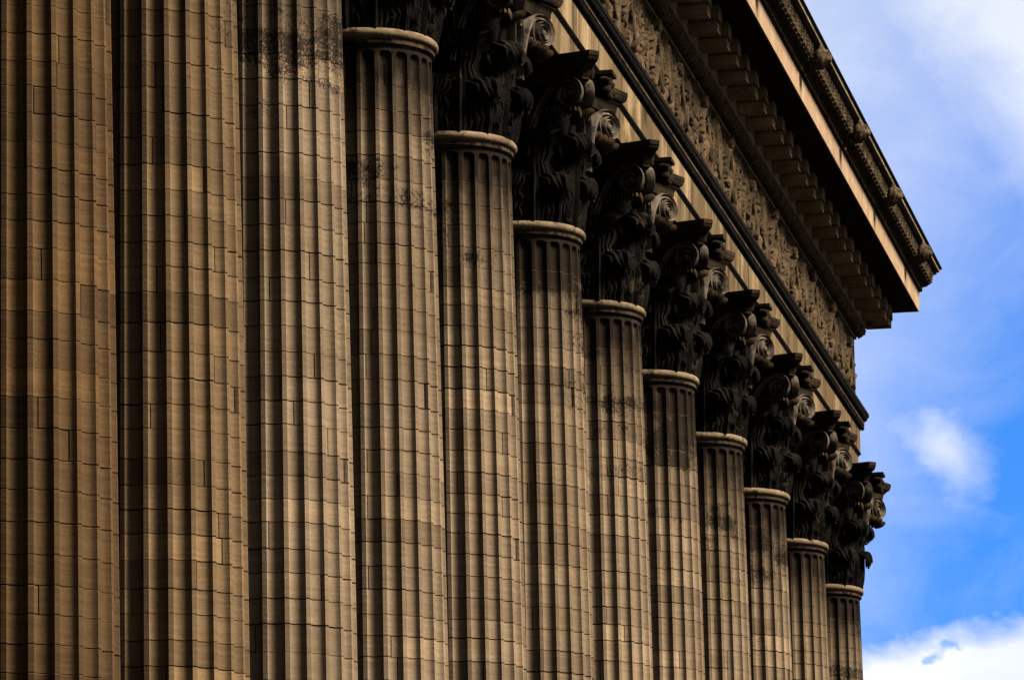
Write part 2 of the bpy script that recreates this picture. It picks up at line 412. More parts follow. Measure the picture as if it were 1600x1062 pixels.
def volute_mesh(flip):
    cs_, cz_, R = .168, .318, .0375
    sp = spiral_path(cs_, cz_, R, 2.1, PI*.62, -1)
    s_e, z_e = sp[0]
    stem = []
    for i in range(12):
        t = i/12; stem.append((.050 + (s_e-.050)*t**1.25, .175 + (z_e-.175)*(1-(1-t)**1.9)))
    path = stem+sp
    wd = [.012+.004*(i/12) for i in range(12)] + [.0155*(1-.55*i/len(sp)) for i in range(len(sp))]
    return sweep_plane(path, wd, .015, 'volute', MAT['volute'], .012, flip, ((cs_, cz_), R*.98))
def helix_mesh(flip):
    cs_, cz_, R = .033, .322, .0225
    sp = spiral_path(cs_, cz_, R, 1.7, PI*.40, 1, 30, .2)
    s_e, z_e = sp[0]; stem = []
    for i in range(9):
        t = i/9; stem.append((.052 - (.052-s_e)*t**1.6 + .010*math.sin(t*PI), .19 + (z_e-.19)*t**.8))
    path = stem+sp; wd = [.010]*9 + [.0105*(1-.5*i/len(sp)) for i in range(len(sp))]
    return sweep_plane(path, wd, .012, 'helix', MAT['volute'], .014, flip, ((cs_, cz_), R*.98))
def rim_mesh():
    # leaf-like spine that runs down the corner between two volutes
    b = MB(); pts = []; prof = []
    n = 22; NU = 9
    for j in range(n):
        t = j/(n-1); a = -PI*.38 + PI*1.12*t
        rr_ = .2480+.040*math.cos(a) - .012; z = .316+.047*math.sin(a)
        wd = .014*(.5+.8*math.sin(t*PI))*(1+.22*math.sin(t*PI*9))
        for i in range(NU):
            u = -1+2*i/(NU-1)
            o = rr_ + .008*(1-u*u) + .0045*math.cos(u*PI*4) + .004*math.sin(t*PI*12)
            pts.append(((u*wd)*S, -o*S, z*S))
    b.grid(pts, NU, n)
    me = b.mesh('corner_leaf', MAT['caprown'])
    bm = bmesh.new(); bm.from_mesh(me); bmesh.ops.solidify(bm, geom=list(bm.faces), thickness=.03); bm.to_mesh(me); bm.free()
    me.polygons.foreach_set('use_smooth', [True]*len(me.polygons)); return me
def stalk_mesh():
    # ribbed stalk between the lower leaves, spreading into a cup
    b = MB(); pts = []; NU = 13; n = 14
    for j in range(n):
        t = j/(n-1); z = .06+.145*t
        wd = .0105+.004*math.sin(t*PI)+.016*max(0, t-.72)/.28
        for i in range(NU):
            u = -1+2*i/(NU-1)
            o = bellr(z)+.004+.014*math.sqrt(max(0, 1-u*u)) + .0022*math.cos(u*PI*3+t*26) + .010*max(0, t-.8)/.2
            pts.append((u*wd*S, -o*S, z*S))
    b.grid(pts, NU, n); return b.mesh('stalk', MAT['caprown'], 60)
def fringe_mesh(sg):
    # row of small leaf tips that carries a corner volute
    b = MB()
    for i in range(10):
        t = i/9; s = sg*(.095+.100*t); z = .277+.006*math.sin(t*PI)-.008*t
        o = out_of(s)+.002
        b.ball((s*S, -(o+.004*math.sin(i*2.1))*S, (z+.002*math.sin(i*1.3))*S), (.0049*S, .023*S, .0115*S), 8, 6, Matrix.Rotation(-.35, 3, 'X'))
    return b.mesh('leaf_fringe', MAT['caprown'], 60)
def abacus_mesh():
    prof = [(-.030, .352), (-.030, .3585), (-.0275, .3625), (-.0265, .373), (-.0225, .380), (-.0160, .3845), (-.0160, .3885), (-.0115, .3895), (-.0060, .3935), (-.0022, .400), (-.0016, .4055), (.0, .4065), (.0, .4185)]
    b = MB(); pts = []
    def plan(off):
        out = []
        for k in range(4):
            a = k*PI/2; ca, sa = math.cos(a), math.sin(a)
            for i in range(15):
                s = -1+2*i/14; x = s*(.229+off*.8); o = (.206 + .045*s*s) + off
                out.append((x*ca+o*sa, x*sa-o*ca))
        return out
    for off, z in prof:
        for x, y in plan(off): pts.append((x*S, y*S, z*S))
    nu = 60; b.grid(pts, nu, len(prof), True)
    b.poly(pts[:nu][::-1]); b.poly(pts[-nu:])
    return b.mesh('abacus', MAT['abacus'], 35)
def fleuron_mesh():
    b = MB(); rr = random.Random(3); o = .213
    b.ball((0, -(o+.004)*S, .384*S), (.030*S, .028*S, .030*S), 12, 8)
    for k in range(7):
        a = k*2*PI/7+.3; r = .021
        b.ball((math.cos(a)*r*1.35*S, -(o+.018)*S, (.386+math.sin(a)*r)*S), (.019*S, .016*S, .0125*S), 10, 7, Matrix.Rotation(-a, 3, 'Y') @ Matrix.Rotation(.5, 3, 'Z'))
        b.ball((math.cos(a)*r*1.9*S, -(o+.024)*S, (.386+math.sin(a)*r*1.45)*S), (.009*S, .012*S, .007*S), 8, 5, Matrix.Rotation(-a, 3, 'Y'))
    b.ball((0, -(o+.028)*S, .386*S), (.012*S, .012*S, .012*S), 8, 6)
    b.box(-.034*S, .034*S, -(o+.040)*S, -(o-.02)*S, .4080*S, .4180*S)
    return b.mesh('fleuron', MAT['abacus'], 60)
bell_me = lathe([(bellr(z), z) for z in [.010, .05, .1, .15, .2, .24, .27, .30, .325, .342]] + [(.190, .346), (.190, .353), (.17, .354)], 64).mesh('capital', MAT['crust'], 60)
leaf_lo = leaf_mesh('leaf', .138, .056, .036, .012, 1)
leaf_hi = leaf_mesh('leaf', .246, .057, .044, .014, 2)
vol = {1: volute_mesh(1), -1: volute_mesh(-1)}; hel = {1: helix_mesh(1), -1: helix_mesh(-1)}
rim_me = rim_mesh(); stalk_me = stalk_mesh(); fringe_me = {1: fringe_mesh(1), -1: fringe_mesh(-1)}; aba_me = abacus_mesh(); fleu_me = fleuron_mesh()
ftop = {k: flute_top_mesh(MAT[k]) for k in ('shaft', 'shaft_vignette', 'shaft_vignette_mid')}
BASE_Z = -2.86
def base_mesh():
    R = Rz(BASE_Z); prof = [(R-.01, .085), (R+.004, .075), (R+.012, .066), (R+.012, .058)]
    for i in range(9): a = PI/2-PI*i/8; prof.append((R+.014+.012*math.cos(a), .046+.012*math.sin(a)))
    for i in range(7): a = PI/2+PI*i/6; prof.append((R+.028+.010*math.cos(a), .022+.010*math.sin(a)))
    for i in range(9): a = PI/2-PI*i/8; prof.append((R+.030+.018*math.cos(a), -.006+.018*math.sin(a)))
    b = lathe(prof, 72); w_ = (R+.055)*S; b.box(-w_, w_, -w_, w_, -.06*S, -.024*S)
    return b.mesh('base', MAT['podium'], 40)
base_me = base_mesh()

ZMIN = [-1.83, -1.69, -1.55, -1.42, -1.28, -1.14, -1.0, -.87, -.73, -.59, -.45, -.31]
ZMAX = [-.66, -.41, -.15, 9, 9, 9, 9, 9, 9, 9, 9, 9]
ORD = ['first', 'second', 'third', 'fourth', 'fifth', 'sixth', 'seventh', 'eighth', 'ninth', 'tenth', 'eleventh', 'last']
LAB = ['leftmost fluted column, browner than the others, at the left edge of the picture',
 'second fluted column from the left, warm brown with dark patches, top out of the picture',
 'third fluted column from the left, last one whose neck ring is out of the picture',
 'fourth fluted column from the left, with the topmost of the pale neck rings',
 'fifth fluted column from the left, second neck ring from the top',
 'sixth fluted column from the left, under the topmost capital seen whole',
 'seventh fluted column from the left, neck ring halfway up the picture',
 'eighth fluted column from the left, fifth from the right end',
 'ninth fluted column from the left, fourth from the right end',
 'tenth fluted column from the left, third from the right end',
 'eleventh fluted column from the left, next to the last one at the corner',
 'last fluted column at the right end, its black capital outlined against the sky']
C1J = [-.703, -.751, -.799, -.843, -.89, -.938, -.984, -1.029, -1.074, -1.121, -1.175, -1.229, -1.275, -1.325, -1.374, -1.426, -1.479, -1.53, -1.584, -1.639, -1.69, -1.738, -1.788, -1.836, -1.885, -1.935, -1.985]
for k in range(12):
    mk = 'shaft_vignette' if k == 0 else ('shaft_vignette_mid' if k == 1 else 'shaft')
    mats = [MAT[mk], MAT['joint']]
    rr = random.Random(100+k)
    col = thing('column', (k*S, 0, ZG*S), LAB[k], 'column', 'fluted columns of the colonnade'); col['kind'] = 'thing'
    # joints
    if k == 0: js = [-.655+.04] + C1J
    else:
        js = [-.062 if ZMAX[k] > 0 else ZMAX[k]+.16]
        while js[-1] > ZMIN[k]-.15: js.append(js[-1] - rr.choice([.046, .048, .050, .050, .052, .055]) - rr.uniform(-.002, .002))
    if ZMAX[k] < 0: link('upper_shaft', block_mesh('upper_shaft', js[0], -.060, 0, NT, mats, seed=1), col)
    sd_ = k*1000
    for a, b_ in zip(js[:-1], js[1:]):
        nb = rr.choice([3, 3, 3, 4])
        off = rr.randrange(NT); cuts = []
        for q in range(nb): cuts.append((off + int(q*NT/nb) + rr.randrange(-9, 10)) % NT)
        cuts.sort()
        # keep joints inside the flutes, never across a fillet
        cuts = [c_ - (c_ % NS) + min(max(c_ % NS, 1), NF-1) for c_ in cuts]
        for q in range(nb):
            i0 = cuts[q]; n = (cuts[(q+1) % nb]-i0) % NT + 1
            sd_ += 1
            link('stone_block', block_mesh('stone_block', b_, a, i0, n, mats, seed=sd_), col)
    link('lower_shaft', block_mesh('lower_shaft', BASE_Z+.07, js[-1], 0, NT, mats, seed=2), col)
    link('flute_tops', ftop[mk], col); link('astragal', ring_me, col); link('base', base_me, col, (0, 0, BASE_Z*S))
    # inner core closes the joints
    cap = link('capital', bell_me, col)
    for q in range(8):
        for nm, me_, a_ in (('lower_leaf', leaf_lo, 0), ('upper_leaf', leaf_hi, PI/8)):
            lf = link(nm, me_, cap, rot=(0, 0, q*PI/4+a_+rr.uniform(-.03, .03))); lf.scale = (1+rr.uniform(-.03, .03),)*2+(1+rr.uniform(-.045, .03),)
        link('stalk', stalk_me, cap, rot=(0, 0, q*PI/4+PI/8))
    for q in range(4):
        rz = (0, 0, q*PI/2)
        for s_ in (1, -1): link('volute', vol[s_], cap, rot=rz); link('helix', hel[s_], cap, rot=rz); link('leaf_fringe', fringe_me[s_], cap, rot=rz, kind='stuff')
        link('corner_leaf', rim_me, cap, rot=(0, 0, q*PI/2+PI/4))
        link('fleuron', fleu_me, cap, rot=rz)
    link('abacus', aba_me, cap)

# ------------------------------------------------------------------ entablature
X0 = -1.6; XC = 11.; YR = 5.2
ent = thing('entablature', P(XC, 0, .42), 'carved stone entablature with frieze, modillions and overhanging cornice above the row of columns', 'entablature')
def EP(x, y, z): return ((x-XC)*S, y*S, (z-.42)*S)      # local to the entablature
def extr(name, prof, mat, parent=ent, xs=None, closed=False, smooth=None, kind=None, label=None, xa=X0, yb=YR):
    """profile (o, z) run along the long side, mitred round the corner and back along the end"""
    b = MB(); pr = prof + ([prof[0]] if closed else [])
    xs = [xa] + (xs or []) ; pts = []
    for (o, z) in pr:
        for x in xs: pts.append(EP(x, -o, z))
        pts.append(EP(XC+o, -o, z)); pts.append(EP(XC+o, yb, z))
    b.grid(pts, len(xs)+2, len(pr))
    return link(name, b.mesh(name, mat, smooth), parent, kind=kind, label=label)
def prism_x(name, prof, xa, xb, mat, parent=ent, mitre=False, smooth=None):
    b = MB(); n = len(prof)
    pts = [EP(xa, -o, z) for o, z in prof] + [EP((XC+o) if mitre else xb, -o, z) for o, z in prof]
    b.v = pts
    for i in range(n):
        j = (i+1) % n; b.f.append((i, j, n+j, n+i)); b.m.append(0)
    b.f.append(tuple(range(n))[::-1]); b.m.append(0); b.f.append(tuple(range(n, 2*n))); b.m.append(0)
    return link(name, b.mesh(name, mat, smooth), parent)
# backing
arch = extr('architrave', [(-.14, .665), (-.14, .421), (.138, .421), (.138, .60), (.15, .665)], MAT['wall'])
def run_blocks(prof, lo, hi, mat, parent, name='stone_block', gap=.0012):
    rr = random.Random(int(prof[0][1]*1e4)); x = X0
    while x < XC-.1:
        x2 = x+rr.uniform(lo, hi)
        if x2 > XC-.06: prism_x(name, prof, x+gap/2, XC, mat, parent, mitre=True); break
        prism_x(name, prof, x+gap/2, x2-gap/2, mat, parent); x = x2
run_blocks([(.10, .4205), (.1455, .4205), (.1465, .5085), (.10, .5085)], .22, .42, MAT['fascia'], arch)
run_blocks([(.10, .5240), (.1535, .5240), (.1549, .6025), (.10, .6025)], .22, .42, MAT['fascia'], arch)
extr('fascia_moulding', [(.12, .5087), (.1475, .5087), (.1492, .5115), (.1530, .5150), (.1560, .5180), (.1560, .5215), (.1540, .5238), (.12, .5238)], MAT['crown'], arch, smooth=50)
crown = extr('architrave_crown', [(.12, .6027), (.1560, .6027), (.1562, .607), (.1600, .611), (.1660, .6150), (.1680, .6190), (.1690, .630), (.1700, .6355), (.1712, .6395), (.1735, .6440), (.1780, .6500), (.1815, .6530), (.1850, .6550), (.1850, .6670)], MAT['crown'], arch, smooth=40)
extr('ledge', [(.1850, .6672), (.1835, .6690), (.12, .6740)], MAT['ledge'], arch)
# carved leaf tongues and bead row on the crown
b = MB(); x = 3.6
while x < XC+.16:
    b.ball(EP(x, -.1695, .6248), (.0042*S, .0035*S, .0038*S), 6, 4); x += .0105
link('bead_row', b.mesh('bead_row', MAT['bed'], 60), crown, kind='stuff')
b = MB(); x = 3.6
while x < XC+.16:
    for dx, w_ in ((0, .0060), (-.0085, .0045), (.0085, .0045)):
        b.ball(EP(x+dx, -.1765, .6462), (w_*S, .0045*S, .0105*S), 6, 5, Matrix.Rotation(math.radians(35), 3, 'X') @ Matrix.Rotation(-dx*60, 3, 'Y'))
        b.ball(EP(x+dx+.013, -.1625, .6130), (w_*S, .0035*S, .0080*S), 6, 5, Matrix.Rotation(math.radians(40), 3, 'X') @ Matrix.Rotation(dx*60, 3, 'Y'))
    x += .0270
link('leaf_moulding', b.mesh('leaf_moulding', MAT['crown'], 60), crown, kind='stuff')

# frieze ground
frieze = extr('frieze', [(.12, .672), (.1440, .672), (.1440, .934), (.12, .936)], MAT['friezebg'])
extr('frieze_fillet', [(.12, .9345), (.1500, .9345), (.1520, .9362), (.1520, .9410), (.1500, .9425), (.12, .9425)], MAT['ledge'])

# relief sculpture: height fields with full thickness, metres, origin at the foot on the frieze ground
class Relief:
    def __init__(s, w_, h_, st=.017, sh=0.):
        s.k = .62; s.xs = np.arange(-w_/2, w_/2+st, st); s.zs = np.arange(0, h_+st, st)
        s.X, s.Z = np.meshgrid(s.xs, s.zs); s.H = np.zeros_like(s.X); s.X0 = s.X.copy(); s.X = s.X-sh*(s.Z-.55)
    def ell(s, x, z, a, b, dep, rot=0., base=0., p=.5):
        c_, q = math.cos(rot), math.sin(rot); dx = s.X-x; dz = s.Z-z
        u = (dx*c_+dz*q)/a; v = (-dx*q+dz*c_)/b
        r2 = u*u+v*v; h = np.where(r2 < 1, base + dep*np.maximum(0, 1-r2)**p, 0)
        s.H = np.maximum(s.H, h)
    def cap(s, x0, z0, x1, z1, r0, r1, dep0, dep1, base=0.):
        vx, vz = x1-x0, z1-z0; l2 = vx*vx+vz*vz
        t = np.clip(((s.X-x0)*vx+(s.Z-z0)*vz)/l2, 0, 1)
        d = np.hypot(s.X-(x0+t*vx), s.Z-(z0+t*vz)); r = r0+(r1-r0)*t; dd = dep0+(dep1-dep0)*t
        q = 1-(d/r)**2
        s.H = np.maximum(s.H, np.where(q > 0, base + dd*np.sqrt(np.maximum(q, 0)), 0))
    def cut(s, x, z, a, b, dep, rot=0.):
        c_, q = math.cos(rot), math.sin(rot); dx = s.X-x; dz = s.Z-z
        u = (dx*c_+dz*q)/a; v = (-dx*q+dz*c_)/b; r2 = u*u+v*v
        s.H = np.where((r2 < 1) & (s.H > 0), np.maximum(.004, s.H - dep*(1-r2)), s.H)
    def leafy(s, rr, x, z, rx, rz, n, size, dep):
        for _ in range(n):
            a = rr.uniform(0, 2*PI); q = math.sqrt(rr.random())
            px, pz = x+rx*q*math.cos(a), z+rz*q*math.sin(a); ro = rr.uniform(0, PI)
            s.ell(px, pz, size*rr.uniform(.8, 1.5), size*rr.uniform(.28, .5), dep*rr.uniform(.45, 1), ro)
    def mesh(s, name, mat):
        H = s.H*s.k; nz, nx = H.shape; keep = (H > .003)
        idx = -np.ones(H.shape, int); V = []; F = []
        K = keep[:-1, :-1] | keep[1:, :-1] | keep[:-1, 1:] | keep[1:, 1:]
        use = np.zeros(H.shape, bool); use[:-1, :-1] |= K; use[1:, :-1] |= K; use[:-1, 1:] |= K; use[1:, 1:] |= K
        ii = np.argwhere(use); idx[use] = np.arange(len(ii))
        V = [(float(s.X0[a, b_]), -float(H[a, b_])+.006, float(s.Z[a, b_])) for a, b_ in ii]
        for a, b_ in np.argwhere(K): F.append((int(idx[a, b_]), int(idx[a, b_+1]), int(idx[a+1, b_+1]), int(idx[a+1, b_])))
        return mesh_from(name, V, F, mat, 180)
FH = .262*S   # 1.44 m
def cherub(seed, m, tall=1.):
    rr = random.Random(seed); R = Relief(1.45, FH*1.03, sh={1: .16, 2: -.2, 3: -.1, 4: .24, 5: .05}[seed])
    kn = {1: 0, 2: .22, 3: .1, 4: 0, 5: .26}[seed]
    lean = rr.uniform(-.05, .05)
    hx, hz = lean*1.2+m*rr.uniform(-.02, .04), (1.24 if tall > .9 else 1.08); rel = hz-1.24
    # wings
    for sgn in (-1, 1):
        for i in range(7):
            a = PI*.5 + sgn*(.35+.16*i); ln = .42-.035*i
            x0, z0 = sgn*.10+lean, .92+rel-.03*i
            R.cap(x0, z0, x0+ln*math.cos(a), z0+ln*math.sin(a)*.8, .045, .03, .075, .05)
    # legs
    k1 = rr.uniform(.05, .14)*m
    R.cap(-.10, .50+rel, -.17-k1*.4, .26, .115, .075, .19, .17); R.cap(-.17-k1*.4, .27, -.12, .05, .075, .05, .17, .13); R.cap(-.10, .05, -.17, .03, .04, .03, .13, .12)
    R.cap(.10, .50+rel, .20+k1+kn*.5, .28+kn, .115, .075, .20, .24); R.cap(.20+k1+kn*.5, .29+kn, .12+k1, .06+kn*.5, .074, .05, .18, .14); R.cap(.10+k1, .06, .17+k1, .03, .04, .03, .13, .12)
    # trunk
    R.ell(lean*.3, .56+rel, .20, .15, .20); R.ell(lean*.5, .72+rel, .185, .20, .215); R.ell(lean*.8, .90+rel, .20, .17, .19)
    R.ell(lean-.07, .95+rel, .08, .075, .205); R.ell(lean+.07, .95+rel, .08, .075, .205)
    R.cut(lean*.5, .66+rel, .018, .018, .03); R.cap(lean, 1.0+rel, hx, hz-.05, .085, .09, .17, .18)
    # arms
    R.cap(lean-.16, .99+rel, -.30, .80+rel+.1*m, .062, .05, .16, .17); R.cap(-.30, .80+rel+.1*m, -.44, .95+rel, .05, .034, .17, .16); R.ell(-.45, .98+rel, .04, .045, .17)
    R.cap(lean+.16, .99+rel, .31, .86+rel-.12*m, .062, .05, .16, .17); R.cap(.31, .86+rel-.12*m, .43, 1.0+rel, .05, .034, .17, .16); R.ell(.44, 1.02+rel, .04, .045, .17)
    # head
    R.ell(hx, hz, .118, .135, .225); R.ell(hx-.045*1, hz-.035, .045, .045, .222); R.ell(hx+.045, hz-.035, .045, .045, .222)
    R.ell(hx+.01*m, hz-.015, .020, .036, .25); R.ell(hx, hz-.092, .032, .024, .215)
    R.cut(hx-.045, hz+.012, .026, .017, .035); R.cut(hx+.045, hz+.012, .026, .017, .035); R.cut(hx, hz-.062, .032, .009, .03)
    for i in range(15):
        a = -.25+(PI+.5)*i/14; R.ell(hx+.112*math.cos(a), hz+.028+.108*math.sin(a), .036, .034, .20+.015*(i % 2))
    for i in range(6): R.ell(hx-.07+.028*i, hz+.085+.02*math.sin(i), .028, .03, .235)
    if seed % 2: 
        R.cut(.02, .30, .05, .17, .2)
        for i in range(5): R.cap(m*(.12+.035*i), .62+rel-.02*i, m*(.20+.055*i), .06, .022, .034, .17, .10)
    R.leafy(rr, 0, .12, .52, .12, 26, .08, .10)
    # sash thrown across the body and a near wing tip that overlaps the arm
    for i in range(4):
        R.cap(-.30+.03*i, 1.02+rel-.05*i, .22, .52+rel-.045*i, .022, .030, .25-.01*i, .24)
    for i in range(5):
        R.cap(-.34-.01*i, 1.08+rel-.09*i, -.52+.02*i, .92+rel-.12*i, .034, .024, .24-.02*i, .14)
    R.leafy(rr, -.38, .45, .16, .30, 22, .08, .2); R.leafy(rr, .42, .5, .14, .34, 16, .08, .16)
    return R.mesh('cherub', MAT['frieze'])
def shield(seed):
    rr = random.Random(seed); R = Relief(.72, FH)
    cx, cz = 0, .80
    R.ell(cx, cz, .25, .46, .10, p=.18); 
    u = np.hypot((R.X-cx)/.25, (R.Z-cz)/.46); R.H = np.where((u > .84) & (u < 1), .15, R.H); R.H = np.where(u < .84, .075+.05*np.maximum(0, 1-u*u), R.H)
    for i in range(13):
        t = -1+2*i/12; zz = cz+t*.33; ww = .16*math.sqrt(1-(t*.8)**2)
        R.cap(cx, zz-.05, cx-ww, zz+.04, .011, .008, .04, .03, .10); R.cap(cx, zz-.05, cx+ww, zz+.04, .011, .008, .04, .03, .10)
    R.leafy(rr, 0, .17, .30, .16, 60, .05, .15); R.leafy(rr, 0, 1.33, .2, .08, 22, .045, .13)
    return R.mesh('oval_shield', MAT['frieze'])
def garland(seed):
    rr = random.Random(seed); R = Relief(1.45, FH)
    for i in range(46):
        t = i/45; x = -.62+1.24*t; z = .98-.42*math.sin(PI*t)
        for _ in range(3):
            R.ell(x+rr.uniform(-.05, .05), z+rr.uniform(-.07, .07), rr.uniform(.036, .07), rr.uniform(.03, .05), rr.uniform(.09, .16), rr.uniform(0, PI))
    R.leafy(rr, 0, .28, .62, .24, 46, .11, .13)
    R.leafy(rr, 0, 1.12, .50, .20, 20, .10, .09)
    for sgn in (-1, 1):
        for j in range(3):
            R.cap(sgn*(.50+.04*j), .90, sgn*(.46+.07*j), .10, .016, .026, .11, .08)
    return R.mesh('garland', MAT['frieze'])
def scroll(seed):
    rr = random.Random(seed); R = Relief(.80, FH)
    for cx, cz, q, dr in ((-.12, .92, .20, 1), (.13, .42, .24, -1)):
        for i in range(40):
            t = i/39; a = dr*(PI*.2+2*PI*1.5*t); r = q*(1-.8*t)
            R.ell(cx+r*math.cos(a), cz+r*math.sin(a), .034-.012*t, .034-.012*t, .13+.03*t)
        R.ell(cx, cz, .045, .045, .18)
        for i in range(11):
            a = 2*PI*i/11; R.ell(cx+q*1.22*math.cos(a), cz+q*1.22*math.sin(a), .085, .030, .10, a+.5)
    R.cap(-.2, .1, .1, .75, .025, .03, .12, .10); R.leafy(rr, 0, 1.22, .3, .16, 34, .05, .11); R.leafy(rr, -.2, .2, .2, .16, 30, .05, .12)
    return R.mesh('acanthus_scroll', MAT['frieze'])
def ground_carving(seed):
    rr = random.Random(seed); R = Relief(S*.5, FH*.99, .021)
    R.leafy(rr, 0, FH*.5, S*.27, FH*.56, 150, .13, .055)
    for k in range(5):
        cx, cz, q = rr.uniform(-1.1, 1.1), rr.uniform(.25, 1.2), rr.uniform(.09, .17)
        for i in range(26):
            t = i/25; a = 2*PI*1.3*t+k; R.ell(cx+q*(1-.75*t)*math.cos(a), cz+q*(1-.75*t)*math.sin(a), .034, .034, .12)
    return R.mesh('leaf_carving', MAT['frieze'])
GC = [ground_carving(21), ground_carving(22), ground_carving(23)]
CH = [cherub(1, 1), cherub(2, -1, .8), cherub(3, -1), cherub(4, 1), cherub(5, 1, .8)]
SH = [shield(1), shield(2)]; GA = [garland(1), garland(2), garland(3)]; SC = [scroll(1), scroll(2)]
def relief(name, me, x=None, y=None):
    if y is None: link(name, me, frieze, EP(x, -.1440, .673))
    else:
        o_ = link(name, me, frieze, EP(XC+.1440, y, .673), (0, 0, PI/2)); o_.scale = (1, 1.5, 1)
hp = [3.93, 4.43, 4.93, 5.42, 5.92, 6.41, 6.86, 7.37, 7.87, 8.365, 8.90, 9.404, 9.907, 10.398, 10.90]
for i, x in enumerate(hp):
    relief('cherub', CH[[0, 1, 2, 3, 4][i % 5] if i != 6 else 1], x)
    if i+1 < len(hp):
        xm = (x+hp[i+1])/2
        relief('garland', GA[i % 3], xm)
        if i % 2: relief('oval_shield', SH[(i//2) % 2], xm+.01)
        else: relief('acanthus_scroll', SC[(i//2) % 2], xm)
x = 3.9; i = 0
while x < XC:
    link('leaf_carving', GC[i % 3], frieze, EP(x, -.1440, .673), kind='stuff'); x += .495; i += 1
for i, y in enumerate([-.04, .42, .9]):
    relief('cherub', CH[[2, 0, 3][i]], y=y); relief('garland', GA[i], y=y+.25)

# bed moulding with leaf carving, band behind the modillions
bed = extr('bed_moulding', [(.12, .9427), (.1500, .9427), (.1530, .9445), (.1590, .9465), (.1660, .9490), (.1735, .9520), (.1790, .9550), (.1810, .9570), (.1810, .9790)], MAT['bed'], smooth=45)
extr('frieze_band', [(.1810, .9790), (.1830, .9800), (.1830, 1.0690)], MAT['modillion'])
b = MB(); x = 3.6
while x < XC+.18:
    for dx, w_, ln in ((0, .0065, .0175), (-.0115, .0050, .0150), (.0115, .0050, .0150), (-.0190, .0035, .0090), (.0190, .0035, .0090)):
        b.ball(EP(x+dx, -.1685, .9483), (w_*S, .0060*S, ln*S), 6, 6, Matrix.Rotation(math.radians(66), 3, 'X') @ Matrix.Rotation(-dx*38, 3, 'Y'))
    b.ball(EP(x+.024, -.1600, .9450), (.0040*S, .0050*S, .0070*S), 6, 5)
    x += .0480
link('leaf_moulding', b.mesh('leaf_moulding', MAT['bed'], 60), bed, kind='stuff')
b = MB(); x = 3.6
rr = random.Random(5)
while x < XC+.18:
    Mx = Matrix.Rotation(math.radians(rr.uniform(-40, 40)), 3, 'Y')
    b.ball(EP(x, -.1815, .9680+rr.uniform(-.002, .002)), (.0052*S, .0042*S, .0095*S), 6, 5, Mx); x += .0170
link('leaf_carving', b.mesh('leaf_carving', MAT['bed'], 60), bed, kind='stuff')

# modillions
def modillion_mesh():
    b = MB(); hw = .0318
    def bx(x0, x1, o0, o1, z0, z1):
        b.box(x0*S, x1*S, -o1*S, -o0*S, z0*S, z1*S)
    bx(-hw, hw, .176, .2663, .9925, 1.0170)
    bx(-hw-.0012, hw+.0012, .176, .2680, 1.0172, 1.0192)
    bx(-hw-.0035, hw+.0035, .176, .2715, 1.0262, 1.0688)
    bx(-hw-.0005, hw+.0005, .176, .2672, 1.0194, 1.0260)
    return b.mesh('modillion', MAT['modillion'])
def eggs_mesh():
    b = MB(); n = 9
    for sx in (-1, 1):
        for i in range(n):
            o = .190+.0755*i/(n-1); b.ball((sx*.0330*S, -o*S, 1.0225*S), (.0030*S, .0036*S, .0034*S), 6, 5)
    for i in range(7):
        b.ball((-.029*S+.058*S*i/6, -.2690*S, 1.0225*S), (.0036*S, .0030*S, .0034*S), 6, 5)
    return b.mesh('egg_moulding', MAT['bed'], 60)
mod_me = modillion_mesh(); eg_me = eggs_mesh()
x = 3.284
while x < 11.12:
    mo = link('modillion', mod_me, ent, ((x-XC)*S, 0, -.42*S)); link('egg_moulding', eg_me, mo); x += .2
mo = link('modillion', mod_me, ent, ((11.2345-XC)*S, 0, -.42*S)); link('egg_moulding', eg_me, mo)
for y in [-.2345, -.084, .116, .316, .516, .716, .916, 1.116]:
    mo = link('modillion', mod_me, ent, (0, y*S, -.42*S), (0, 0, PI/2)); link('egg_moulding', eg_me, mo)
# corona
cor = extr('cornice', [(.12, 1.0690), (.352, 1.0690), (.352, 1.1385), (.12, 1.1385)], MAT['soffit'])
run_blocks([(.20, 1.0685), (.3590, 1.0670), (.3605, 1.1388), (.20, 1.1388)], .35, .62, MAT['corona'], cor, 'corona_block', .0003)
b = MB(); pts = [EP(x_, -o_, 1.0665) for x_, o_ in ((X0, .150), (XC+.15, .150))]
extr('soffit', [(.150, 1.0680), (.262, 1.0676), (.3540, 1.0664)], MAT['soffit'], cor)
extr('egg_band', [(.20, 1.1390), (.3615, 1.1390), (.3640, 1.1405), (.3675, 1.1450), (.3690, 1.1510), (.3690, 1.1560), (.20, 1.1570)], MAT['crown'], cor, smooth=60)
b = MB(); x = 6.0
while x < XC+.37:
    Mx = Matrix.Rotation(math.radians(-16), 3, 'X')
    b.ball(EP(x, -.3672, 1.1480), (.0140*S, .0062*S, .0090*S), 8, 6, Mx); x += .0350
link('egg_moulding', b.mesh('egg_moulding', MAT['egg'], 60), cor, kind='stuff')
extr('corona_fillet', [(.20, 1.1572), (.3745, 1.1572), (.3755, 1.1585), (.3755, 1.1605), (.20, 1.1610)], MAT['egg'], cor)
cy = extr('gutter_moulding', [(.20, 1.1612), (.3800, 1.1616), (.3860, 1.1640), (.3930, 1.1720), (.3975, 1.1820), (.3995, 1.1930), (.4030, 1.2020), (.4090, 1.2090), (.4160, 1.2130), (.4200, 1.2142), (.4205, 1.2225)], MAT['cyma'], smooth=50)
extr('gutter_fillet', [(.40, 1.2227), (.4300, 1.2230), (.4310, 1.2300), (.4318, 1.2345), (.40, 1.2347)], MAT['ledge'], cy)
extr('roof_edge', [(.38, 1.2349), (.4375, 1.2349), (.4390, 1.2365), (.4390, 1.2395), (.30, 1.2620), (-1.5, 1.50)], MAT['roof'])
